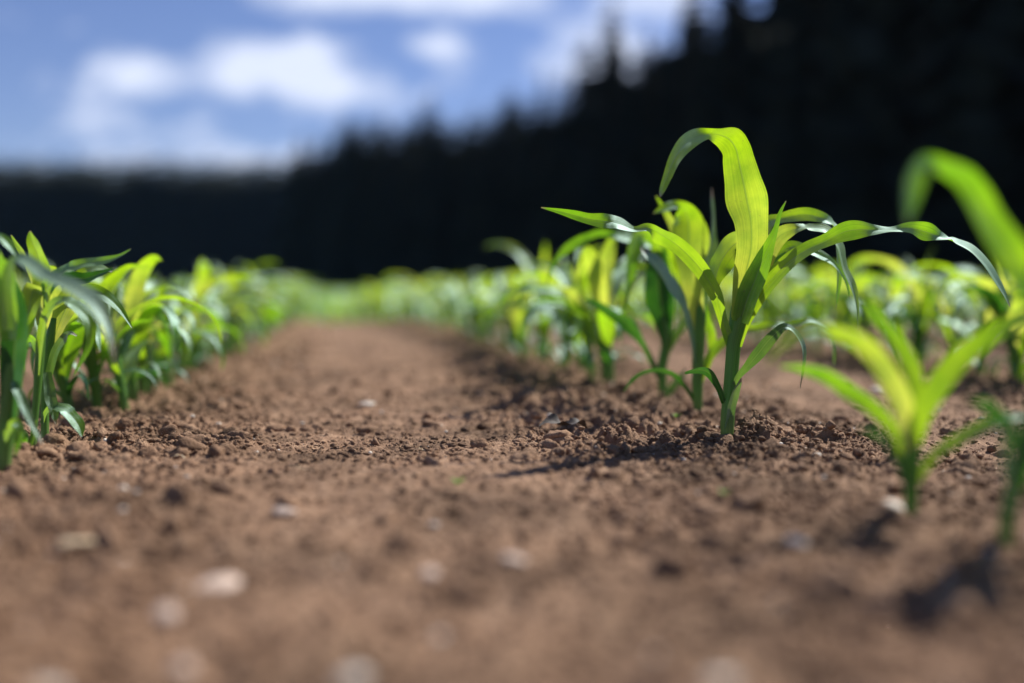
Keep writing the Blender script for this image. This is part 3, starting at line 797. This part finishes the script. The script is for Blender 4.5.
# ------------------------------------------------------------------ the ground: one sheet, finest near the sharp plants
ys = [-6, -3, -1.5, -.7, -.3, 0, .1, .2, .26]
y = .30
while y < 420:
    ys.append(y)
    if y < 1.35: y += .0021
    elif y < 12: y *= 1.0024 if y < 2.6 else 1.008
    else: y *= 1.03
ys.append(700)
ys = np.array(ys)
NC = 1150
u = np.linspace(-1, 1, NC)
inner = np.abs(u) <= .93
ua = np.abs(u)
f_out = np.clip((ua - .93) / .07, 0, 1)
X = np.empty((len(ys), NC)); Y = np.empty_like(X)
for i, yy in enumerate(ys):
    hw = .16 + .60 * max(yy, 0.0)
    X[i] = np.sign(u) * (np.minimum(ua, .93) / .93 * hw + f_out ** 2 * (6 + 1.6 * abs(yy)))
    Y[i] = yy
Z = height(X.ravel(), Y.ravel())
nr = len(ys)
V = np.stack([X.ravel(), Y.ravel(), Z], 1).astype(np.float32)
idx = np.arange(nr * NC).reshape(nr, NC)
Q = np.stack([idx[:-1, :-1], idx[:-1, 1:], idx[1:, 1:], idx[1:, :-1]], -1).reshape(-1, 4)
me = bpy.data.meshes.new('ground')
me.vertices.add(len(V)); me.vertices.foreach_set('co', V.ravel())
me.loops.add(Q.size); me.loops.foreach_set('vertex_index', Q.ravel().astype(np.int32))
me.polygons.add(len(Q)); me.polygons.foreach_set('loop_start', np.arange(0, Q.size, 4, dtype=np.int32))
me.polygons.foreach_set('loop_total', np.full(len(Q), 4, np.int32))
me.polygons.foreach_set('use_smooth', np.ones(len(Q), bool))
me.update(calc_edges=True)
me.materials.append(M['soil'])
# the wood floor is dark: second slot past the wood's edge
me.materials.append(M['hill'])
cx = X[:-1, :-1].ravel(); cy = Y[:-1, :-1].ravel()
me.materials.append(M['meadow'])
wd = forest_d(cx, cy)
me.polygons.foreach_set('material_index', np.where((wd > -1.5) | (cy > 225), 1, np.where(cy > 100, 2, 0)).astype(np.int32))
ground = bpy.data.objects.new('ground', me); COL.objects.link(ground); ground['kind'] = 'structure'


# ------------------------------------------------------------------ loose soil crumbs
def ico(sub):
    t = (1 + 5 ** .5) / 2
    v = [(-1, t, 0), (1, t, 0), (-1, -t, 0), (1, -t, 0), (0, -1, t), (0, 1, t), (0, -1, -t), (0, 1, -t), (t, 0, -1), (t, 0, 1), (-t, 0, -1), (-t, 0, 1)]
    v = [np.array(a) / np.linalg.norm(a) for a in v]
    f = [(0, 11, 5), (0, 5, 1), (0, 1, 7), (0, 7, 10), (0, 10, 11), (1, 5, 9), (5, 11, 4), (11, 10, 2), (10, 7, 6), (7, 1, 8), (3, 9, 4), (3, 4, 2), (3, 2, 6), (3, 6, 8), (3, 8, 9), (4, 9, 5), (2, 4, 11), (6, 2, 10), (8, 6, 7), (9, 8, 1)]
    for _ in range(sub):
        cache = {}; nf = []

        def mid(a, b):
            key = (min(a, b), max(a, b))
            if key not in cache:
                m = v[a] + v[b]; v.append(m / np.linalg.norm(m)); cache[key] = len(v) - 1
            return cache[key]
        for a, b, c in f:
            x_, y_, z_ = mid(a, b), mid(b, c), mid(c, a)
            nf += [(a, x_, z_), (b, y_, x_), (c, z_, y_), (x_, y_, z_)]
        f = nf
    return np.array(v), np.array(f)


def lump(sub, seed, rough=.35):
    v, f = ico(sub)
    r = np.random.default_rng(seed)
    for k in range(3):
        fr = 1.3 * 1.9 ** k
        o = r.uniform(-9, 9, 3)
        d = r.normal(size=(3, 3))
        n = np.sin((v @ d) * fr + o).sum(1) / 3
        v = v * (1 + rough / (1.5 ** k) * n)[:, None]
    return v, f


def scatter(name, protos, n, size, ymin, ymax, mat, seed, sink=.35, extra=()):
    r = np.random.default_rng(seed)
    VV, FF = [], []
    b = 0
    cand_y = ymin * (ymax / ymin) ** r.random(n * 3)
    cand_x = (r.random(n * 3) * 2 - 1) * (.20 + .56 * cand_y)
    k = (cand_x - X_R - ROWS * cand_y) / PITCH_X
    rowd = np.abs(k - np.round(k))
    p = np.where(rowd < .30, 1.0, .22) * np.where(cand_y < 1.0, .35, 1.0) * (0.35 + 1.3 * np.clip(vnoise(cand_x * 9, cand_y * 9, 55) + .5, 0, 1))
    ok = r.random(n * 3) < p
    cand_x = cand_x[ok][:n]; cand_y = cand_y[ok][:n]
    for bx, by, br, bn in extra:
        an = r.random(bn) * 6.283; rad = br * (.35 + .65 * r.random(bn))
        cand_x = np.concatenate([cand_x, bx + rad * np.cos(an)]); cand_y = np.concatenate([cand_y, by + rad * np.sin(an)])
    zz = height(cand_x, cand_y)
    for x, y, z in zip(cand_x, cand_y, zz):
        v, f = protos[r.integers(len(protos))]
        s = size[0] * (size[1] / size[0]) ** (r.random() ** 1.7)
        a = r.random() * 6.28
        ca, sa = math.cos(a), math.sin(a)
        sc = s * np.array([1, r.uniform(.6, 1), r.uniform(.5, .9)])
        w = v * sc
        w = np.stack([w[:, 0] * ca - w[:, 1] * sa + x, w[:, 0] * sa + w[:, 1] * ca + y, w[:, 2] + z + s * (.6 - sink)], 1)
        VV.append(w); FF.append(f + b); b += len(v)
    VV = np.concatenate(VV).astype(np.float32); FF = np.concatenate(FF).astype(np.int32)
    me = bpy.data.meshes.new(name)
    me.vertices.add(len(VV)); me.vertices.foreach_set('co', VV.ravel())
    me.loops.add(FF.size); me.loops.foreach_set('vertex_index', FF.ravel())
    me.polygons.add(len(FF)); me.polygons.foreach_set('loop_start', np.arange(0, FF.size, 3, dtype=np.int32))
    me.polygons.foreach_set('loop_total', np.full(len(FF), 3, np.int32))
    me.update(calc_edges=True)
    me.materials.append(mat)
    o = bpy.data.objects.new(name, me); COL.objects.link(o)
    return o


BASES = []
for bp in ((727, 436), (699, 413), (663, 400), (911, 516), (1008, 540), (34, 451), (46, 444), (4, 466)):
    bg_, _ = on_ground(*bp)
    BASES.append((bg_.x, bg_.y))
small = [lump(0, i, .5) for i in range(10)]
bigl = [lump(2, 30 + i, .48) for i in range(14)]
tag(scatter('soil_crumbs', small, 95000, (.0009, .0042), .42, 3.4, M['soil'], 5, .35, [(x_, y_, .03, 220) for x_, y_ in BASES])
, 'fine brown soil crumbs strewn over the tilled ground', 'soil crumbs', kind='stuff')
tag(scatter('soil_clods', bigl, 4200, (.0024, .0125), .32, 6.0, M['soil'], 6, .5, [(x_, y_, .028, 34) for x_, y_ in BASES]), 'rough brown clods lying along the maize rows', 'soil clods', kind='stuff')


tag(scatter('gravel', [lump(1, 70 + i, .2) for i in range(6)], 900, (.0009, .0042), .30, 3.5, M['stone'], 9, .2), 'little pale pebbles strewn over the soil', 'gravel', kind='stuff')


# ------------------------------------------------------------------ single stones and scraps
def stone(px, py, w_px, h_px, mat, label, seed):
    g, d = on_ground(px, py)
    v, f = lump(3, seed, .16)
    w = w_px / FPX * d / 2; h = h_px / FPX * d / 2
    v = v * np.array([w, w * .8, h])
    o = build('stone', v, [tuple(int(i) for i in q) for q in f], mat)
    o.location = (g.x, g.y, hz(g.x, g.y) + h * .45)
    o.rotation_euler = (0.1, -.08, seed)
    tag(o, label, 'stone', 'loose stones on the soil')


stone(891, 511, 30, 15, M['stone'], 'pale oval stone touching the foot of the blurred yellow-green plant', 1)
stone(797, 543, 28, 12, M['stone'], 'blurred pale stone left of the oval one, by the thin stalk shadow', 2)
stone(284, 503, 26, 9, M['stone_pink'], 'flat cream stone on the path where the soil turns blurry', 3)
stone(352, 655, 36, 15, M['stone'], 'large blurred pale stone near the bottom edge, left of the middle', 4)
stone(183, 637, 28, 16, M['stone_pink'], 'round blurred pale stone at the lower left', 5)
stone(47, 667, 34, 20, M['stone'], 'blurred stone in the bottom left corner', 6)
stone(218, 568, 46, 12, M['stone_pink'], 'wide blurred pinkish stone in the lower left foreground', 7)
stone(165, 596, 30, 14, M['stone_pink'], 'blurred tan stone just below the wide pinkish one', 8)
stone(515, 556, 26, 9, M['stone_pink'], 'faint blurred stone in the middle of the foreground', 9)
stone(720, 680, 34, 10, M['stone'], 'pale stone cut by the bottom edge', 10)
stone(367, 400, 20, 7, M['stone'], 'small blurred stone on the middle of the path', 11)
stone(817, 454, 9, 6, M['stone'], 'little white stone right of the tallest plant', 12)
stone(878, 388, 16, 8, M['stone'], 'whitish stone behind the blurred yellow-green plant', 13)
stone(430, 560, 24, 10, M['stone_pink'], 'dull blurred stone left of the faint middle one', 14)


def straw(px, py, L, ang, r, label, seed):
    g, d = on_ground(px, py)
    n = 9
    rs = random.Random(seed)
    pts = [(L * (i / (n - 1) - .5), .004 * math.sin(i * .9 + seed), .001 + .002 * math.sin(i * .6)) for i in range(n)]
    v, f, u = tube(pts, [r * (1 + .2 * rs.uniform(-1, 1)) for _ in range(n)], 8, True, .55)
    o = build('straw', v, f, M['straw'], u)
    o.location = (g.x, g.y, hz(g.x, g.y) + r + .001); o.rotation_euler = (.05, .05, ang)
    tag(o, label, 'straw', 'bits of straw on the soil')


straw(82, 540, .034, 1.2, .0042, 'blurred tan piece of stalk lying at the lower left', 1)
straw(297, 467, .016, .2, .0009, 'thin pale straw on the sharp part of the path', 2)
straw(420, 447, .018, .5, .0008, 'thin straw bit near the middle of the path', 3)
straw(180, 457, .016, .2, .0009, 'short straw near the left plants', 4)
straw(640, 405, .022, -.3, .0009, 'fine dry stem below the rear sharp plant', 5)
straw(572, 432, .03, .35, .0013, 'dry stem lying on the dark scrap left of the sharp plants', 6)

# dark curled dead leaf left of the sharp plants
g, d = on_ground(566, 430)
C = [(-.034, 0, .004), (-.02, .006, .010), (-.005, .002, .007), (.012, -.004, .012), (.028, .002, .004)]
c = catmull([a + (w,) for a, w in zip(C, (.004, .014, .018, .014, .003))], 18)
W = np.stack([0 * c[:, 3], c[:, 3], c[:, 3] * .3 * np.sin(np.linspace(0, 6, 18))], 1)
vs, fs, us = ribbon(c[:, :3], W, .5, .25, 6, 1.0, 2.5)
o = build('dead_leaf', vs, fs, M['dead'], us)
o.location = (g.x, g.y, hz(g.x, g.y) + .004); o.rotation_euler = (.1, .1, .25)
tag(o, 'dark curled dead leaf on the soil left of the sharp plants', 'dead leaf')


def seedling(px, py, s, label, seed):
    g, d = on_ground(px, py)
    V, F, U = [], [], []
    rs = random.Random(seed)
    for k in range(4):
        a = seed + k * 1.57 + rs.uniform(-.3, .3)
        v, f, u = gen_leaf(.003, a, s, s * .5, .8, 1.4, 0, .0005, 7, 2, k)
        b = len(V); V += list(v); F += [tuple(b + i for i in q) for q in f]; U += u
    o = build('weed_seedling', V, F, M['weed'], U)
    o.location = (g.x, g.y, hz(g.x, g.y))
    tag(o, label, 'weed', 'weed seedlings')


seedling(458, 482, .010, 'tiny green weed seedling on the bare path', 1)
seedling(724, 499, .007, 'tiny weed seedling in front of the tallest plant', 2)
seedling(676, 418, .008, 'tiny sprout at the foot of the sharp plants', 3)


# ------------------------------------------------------------------ the wood
def conifer_parts(rs, H, tiers, per, fine=True):
    R0 = H * rs.uniform(.17, .22)
    tv, tf, tu = tube([(0, 0, -.5), (0, 0, H * .3), (0, 0, H * .97)], [H * .016, H * .011, H * .001], 7)
    V, F = [], []
    for i in range(tiers):
        q = (i / tiers) ** .9
        z = H * (.06 + .93 * q)
        R = R0 * (1 - q) ** .8 * rs.uniform(.8, 1.15) + H * .006
        a0 = rs.uniform(0, 6.28)
        m = max(4, int(per * (1 - .5 * q)))
        for j in range(m):
            a = a0 + 6.283 * j / m + rs.uniform(-.25, .25)
            L = R * rs.uniform(.62, 1.18)
            up = .25 * q - .12 + rs.uniform(-.1, .1)
            ca, sa = math.cos(a), math.sin(a)
            w = L * rs.uniform(.22, .36) + H * .003

            def P(r, s, dz): return (ca * r - sa * s, sa * r + ca * s, z + dz)
            b = len(V)
            # a sagging bough: spine plus two ragged skirts
            V += [P(0, 0, 0), P(L * .45, w, L * (up - .30)), P(L * .5, 0, L * (up * .6 + .02)), P(L * .45, -w, L * (up - .30)),
                  P(L * .8, w * .55, L * (up - .34)), P(L, 0, L * (up - .12)), P(L * .8, -w * .55, L * (up - .34))]
            F += [(b, b + 1, b + 2), (b, b + 2, b + 3), (b + 1, b + 4, b + 2), (b + 2, b + 4, b + 5), (b + 2, b + 5, b + 6), (b + 2, b + 6, b + 3)]
            if fine:
                for sgn in (-1, 1):
                    b = len(V)
                    r1 = L * rs.uniform(.3, .7)
                    V += [P(r1, 0, L * up * .6), P(r1 + L * .3, sgn * w * 1.5, L * (up - .2)), P(r1 + L * .05, sgn * w * 1.1, L * (up - .42))]
                    F += [(b, b + 1, b + 2)]
    return (tv, tf, tu), (V, F)


tree_src = []
for i in range(6):
    (tv, tf, tu), (V, F) = conifer_parts(random.Random(200 + i), 20.0, 30, 11)
    t = bpy.data.meshes.new('trunk'); t.from_pydata([tuple(v) for v in tv], [], tf); t.materials.append(M['bark'])
    c = bpy.data.meshes.new('crown'); c.from_pydata(V, [], F); c.materials.append(M['needle'])
    tree_src.append((t, c))


def edge_pt(s, inside):
    """s metres along the wood's edge from its front right end, inside metres into it"""
    L = math.hypot(117, 62)
    tx, ty = -62 / L, 117 / L
    nx, ny = 117 / L, 62 / L
    return 24 + tx * s + nx * inside, 50 + ty * s + ny * inside


def forest_end(s): return s


trees = []
rt = random.Random(17)
for rown, ins in enumerate((0, 4, 8.5, 13.5)):
    s = -42.0 + rown * 1.3
    while s < 124:
        x, y = edge_pt(s, ins + rt.uniform(-1, 1))
        s += rt.uniform(2.4, 3.7) * (1 if rown < 2 else 1.3)
        if x > y * .62 + 10: continue
        trees.append((x, y, rown, s))
sel = []
for x, y, rown, s in trees:
    H = rt.uniform(.80, 1.06)
    H *= 1.38 if s < 15 else 1.22 if s < 27 else (1.16 if s < 48 else (1.24 if s > 98 else 1.14 if s > 70 else 1.0))
    sel.append((x, y, H, rown, s))
tip = at(594, 72, 94.0)
sel.append((tip.x, tip.y, (tip.z - float(macro(np.array(tip.x), np.array(tip.y)))) / 20.0, 9, 0))
for x, y, H, rown, s in sel:
    t, c = tree_src[rt.randrange(6)]
    z = float(macro(np.array(x), np.array(y)))
    root = empty('spruce_tree', (x, y, z))
    root.rotation_euler = (0, 0, rt.uniform(0, 6.28)); root.scale = (H * rt.uniform(.95, 1.2),) * 2 + (H,)
    for nm, me_ in (('trunk', t), ('crown', c)):
        o = bpy.data.objects.new(nm, me_); COL.objects.link(o); o.parent = root
    if rown == 9:
        lab = 'tall dark spruce whose pointed tip stands up against the cloud'
    else:
        lab = 'dark blurred spruce standing in the wood behind the field'
    tag(root, lab, 'spruce tree', 'spruces of the dark wood')
print('trees', len(sel))


def mass(name, pts, H, tiers, per, label, seed):
    rs = random.Random(seed)
    pr = [conifer_parts(random.Random(seed + i), H, tiers, per, False)[1] for i in range(5)]
    VV, FF, b = [], [], 0
    for x, y, z in pts:
        V, F = pr[rs.randrange(5)]
        a = rs.uniform(0, 6.28); s = rs.uniform(.86, 1.03)
        v = np.array(V) * s; ca, sa = math.cos(a), math.sin(a)
        w = np.stack([v[:, 0] * ca - v[:, 1] * sa + x, v[:, 0] * sa + v[:, 1] * ca + y, v[:, 2] + z], 1)
        VV.append(w); FF.append(np.array(F) + b); b += len(V)
    VV = np.concatenate(VV).astype(np.float32); FF = np.concatenate(FF).astype(np.int32)
    me = bpy.data.meshes.new(name)
    me.vertices.add(len(VV)); me.vertices.foreach_set('co', VV.ravel())
    me.loops.add(FF.size); me.loops.foreach_set('vertex_index', FF.ravel())
    me.polygons.add(len(FF)); me.polygons.foreach_set('loop_start', np.arange(0, FF.size, 3, dtype=np.int32))
    me.polygons.foreach_set('loop_total', np.full(len(FF), 3, np.int32))
    me.update(calc_edges=True); me.materials.append(M['needle'])
    o = bpy.data.objects.new(name, me); COL.objects.link(o)
    tag(o, label, 'forest', kind='stuff')
    return o


# the far wooded hill on the left
def hill_z(x, y):
    r = 2.5 + 2.0 * np.exp(-((x + 168) / 45.0) ** 2) - 0.0006 * np.maximum(0, x + 60) ** 1.5
    rise = np.clip((y - 232) / 55.0, 0, 1)
    return r * rise * rise * (3 - 2 * rise)


hx = np.linspace(-420, 120, 70); hy = np.linspace(228, 420, 30)
HX, HY = np.meshgrid(hx, hy)
gz = macro(HX.ravel(), np.full(HX.size, 0.0) + HY.ravel())
HZ = hill_z(HX.ravel(), HY.ravel()) + 1.0 - 3.0 * (HY.ravel() < 230)
HV = np.stack([HX.ravel(), HY.ravel(), HZ], 1)
ii = np.arange(HX.size).reshape(HX.shape)
HF = [tuple(int(v) for v in q) for q in np.stack([ii[:-1, :-1], ii[:-1, 1:], ii[1:, 1:], ii[1:, :-1]], -1).reshape(-1, 4)]
hill = build('hill', HV, HF, M['hill']); hill['kind'] = 'structure'
rs = random.Random(77)
pts = []
for i in range(6000):
    x = rs.uniform(-330, 60); y = 228 + 90 * rs.random() ** 1.6
    if abs(x) > .62 * y + 20: continue
    pts.append((x, y, float(hill_z(np.array(x), np.array(y))) + .5))
mass('hillside_forest', pts, 32.0, 12, 8, 'far wooded hill along the left horizon, its trees merged', 5)

# ------------------------------------------------------------------ light
SUN_EL, AZX, AZY = 47.0, .755, .656          # towards the sun: right and away from the camera
se = D2R(SUN_EL)
sdir = Vector((AZX * math.cos(se), AZY * math.cos(se), math.sin(se)))
ld = bpy.data.lights.new('sun', 'SUN'); ld.energy = 5.0; ld.angle = D2R(.53); ld.color = (1, .95, .87)
lo = bpy.data.objects.new('sun', ld); COL.objects.link(lo)
lo.rotation_euler = (-sdir).to_track_quat('-Z', 'Y').to_euler()
w = bpy.data.worlds.new('World'); S.world = w; w.use_nodes = True
nt = w.node_tree; nt.nodes.clear(); L = nt.links.new
out = nt.nodes.new('ShaderNodeOutputWorld')
sky = N(nt, 'ShaderNodeTexSky'); sky.sky_type = 'NISHITA'; sky.sun_disc = False
sky.sun_elevation = se; sky.sun_rotation = math.atan2(AZX, AZY)
sky.air_density = 1.0; sky.dust_density = 0.1; sky.ozone_density = 3.5
tc = N(nt, 'ShaderNodeTexCoord')
sp = N(nt, 'ShaderNodeSeparateXYZ'); L(tc.outputs['Generated'], sp.inputs[0])
yabs = math_n(nt, 'MAXIMUM', math_n(nt, 'ABSOLUTE', sp.outputs[1]), .05)
U_ = math_n(nt, 'DIVIDE', sp.outputs[0], yabs); V_ = math_n(nt, 'DIVIDE', sp.outputs[2], yabs)
cb = N(nt, 'ShaderNodeCombineXYZ'); L(U_, cb.inputs[0]); L(math_n(nt, 'MULTIPLY', V_, 1.7), cb.inputs[1]); L(sp.outputs[1], cb.inputs[2])
n1 = N(nt, 'ShaderNodeTexNoise', i_Scale=13.0, i_Detail=6.0, i_Roughness=0.6); L(cb.outputs[0], n1.inputs['Vector'])
tot = None
for (px, py, rx, ry, amp) in [(148, 76, 52, 24, 1.05), (245, 66, 36, 26, 1.1), (345, 93, 55, 20, 1.1), (290, 78, 50, 24, .8), (325, 52, 40, 14, .7), (438, 48, 40, 19, .9),
                              (570, 78, 70, 34, .75), (620, 52, 45, 30, .65), (110, 134, 60, 22, .75), (180, 128, 40, 20, .5), (395, 2, 130, 20, 1.25),
                              (620, 6, 60, 16, .6), (215, 160, 120, 13, .55), (690, 10, 50, 30, .45)]:
    cu = (px - 512) / FPX; cv = (HORIZ - py) / FPX
    a = math_n(nt, 'DIVIDE', math_n(nt, 'SUBTRACT', U_, cu), rx / FPX)
    b = math_n(nt, 'DIVIDE', math_n(nt, 'SUBTRACT', V_, cv), ry / FPX)
    q = math_n(nt, 'ADD', math_n(nt, 'MULTIPLY', a, a), math_n(nt, 'MULTIPLY', b, b))
    e = math_n(nt, 'MULTIPLY', math_n(nt, 'EXPONENT', math_n(nt, 'MULTIPLY', q, -1.0)), amp)
    tot = e if tot is None else math_n(nt, 'ADD', tot, e)
nn = math_n(nt, 'MULTIPLY', math_n(nt, 'SUBTRACT', n1.outputs[0], .53), 2.8)
dens = math_n(nt, 'ADD', tot, nn)
# clouds elsewhere in the sky
n2 = N(nt, 'ShaderNodeTexNoise', i_Scale=2.2, i_Detail=5.0); L(tc.outputs['Generated'], n2.inputs['Vector'])
high = N(nt, 'ShaderNodeMapRange', clamp=True); L(V_, high.inputs[0]); high.inputs[1].default_value = .36; high.inputs[2].default_value = .6
oth = math_n(nt, 'MULTIPLY', math_n(nt, 'MULTIPLY', math_n(nt, 'SUBTRACT', n2.outputs[0], .60), 5.0), high.outputs[0])
dens = math_n(nt, 'MAXIMUM', dens, oth)
cr = ramp(nt, dens, [(0.16, (0, 0, 0)), (1.05, (1, 1, 1))])
bg1 = N(nt, 'ShaderNodeBackground'); bg1.inputs[1].default_value = 0.066
tint = mixc(nt, 1.0, sky.outputs[0], (.99, .94, 1.17), 'MULTIPLY')
L(tint, bg1.inputs[0])
bg2 = N(nt, 'ShaderNodeBackground'); bg2.inputs[0].default_value = (.70, .76, .92, 1); bg2.inputs[1].default_value = .88
mx = N(nt, 'ShaderNodeMixShader'); L(math_n(nt, 'MULTIPLY', cr.outputs[0], .9), mx.inputs[0]); L(bg1.outputs[0], mx.inputs[1]); L(bg2.outputs[0], mx.inputs[2])
L(mx.outputs[0], out.inputs[0])

S.view_settings.view_transform = 'Standard'
S.view_settings.look = 'None'
S.view_settings.exposure = 0.5
S.view_settings.gamma = 1.0
S.render.engine = 'CYCLES'
S.cycles.use_denoising = True
S.cycles.max_bounces = 8
S.cycles.transmission_bounces = 4
S.cycles.sample_clamp_indirect = 6.0

# ------------------------------------------------------------------ the air
m, nt, out = new_mat('thin_air')
pv = nt.nodes.new('ShaderNodeVolumePrincipled')
pv.inputs['Color'].default_value = (.35, .62, 1.0, 1)
pv.inputs['Density'].default_value = 0.00006
nt.links.new(pv.outputs[0], out.inputs['Volume'])
hv = [(x, y, z) for z in (-4.0, 90.0) for x, y in ((-900, -40), (900, -40), (900, 720), (-900, 720))]
hf = [(0, 3, 2, 1), (4, 5, 6, 7), (0, 1, 5, 4), (1, 2, 6, 5), (2, 3, 7, 6), (3, 0, 4, 7)]
hz_o = build('haze', hv, hf, m, smooth=False)
tag(hz_o, 'thin blue air lying over the field and the far hill', 'haze', kind='stuff')
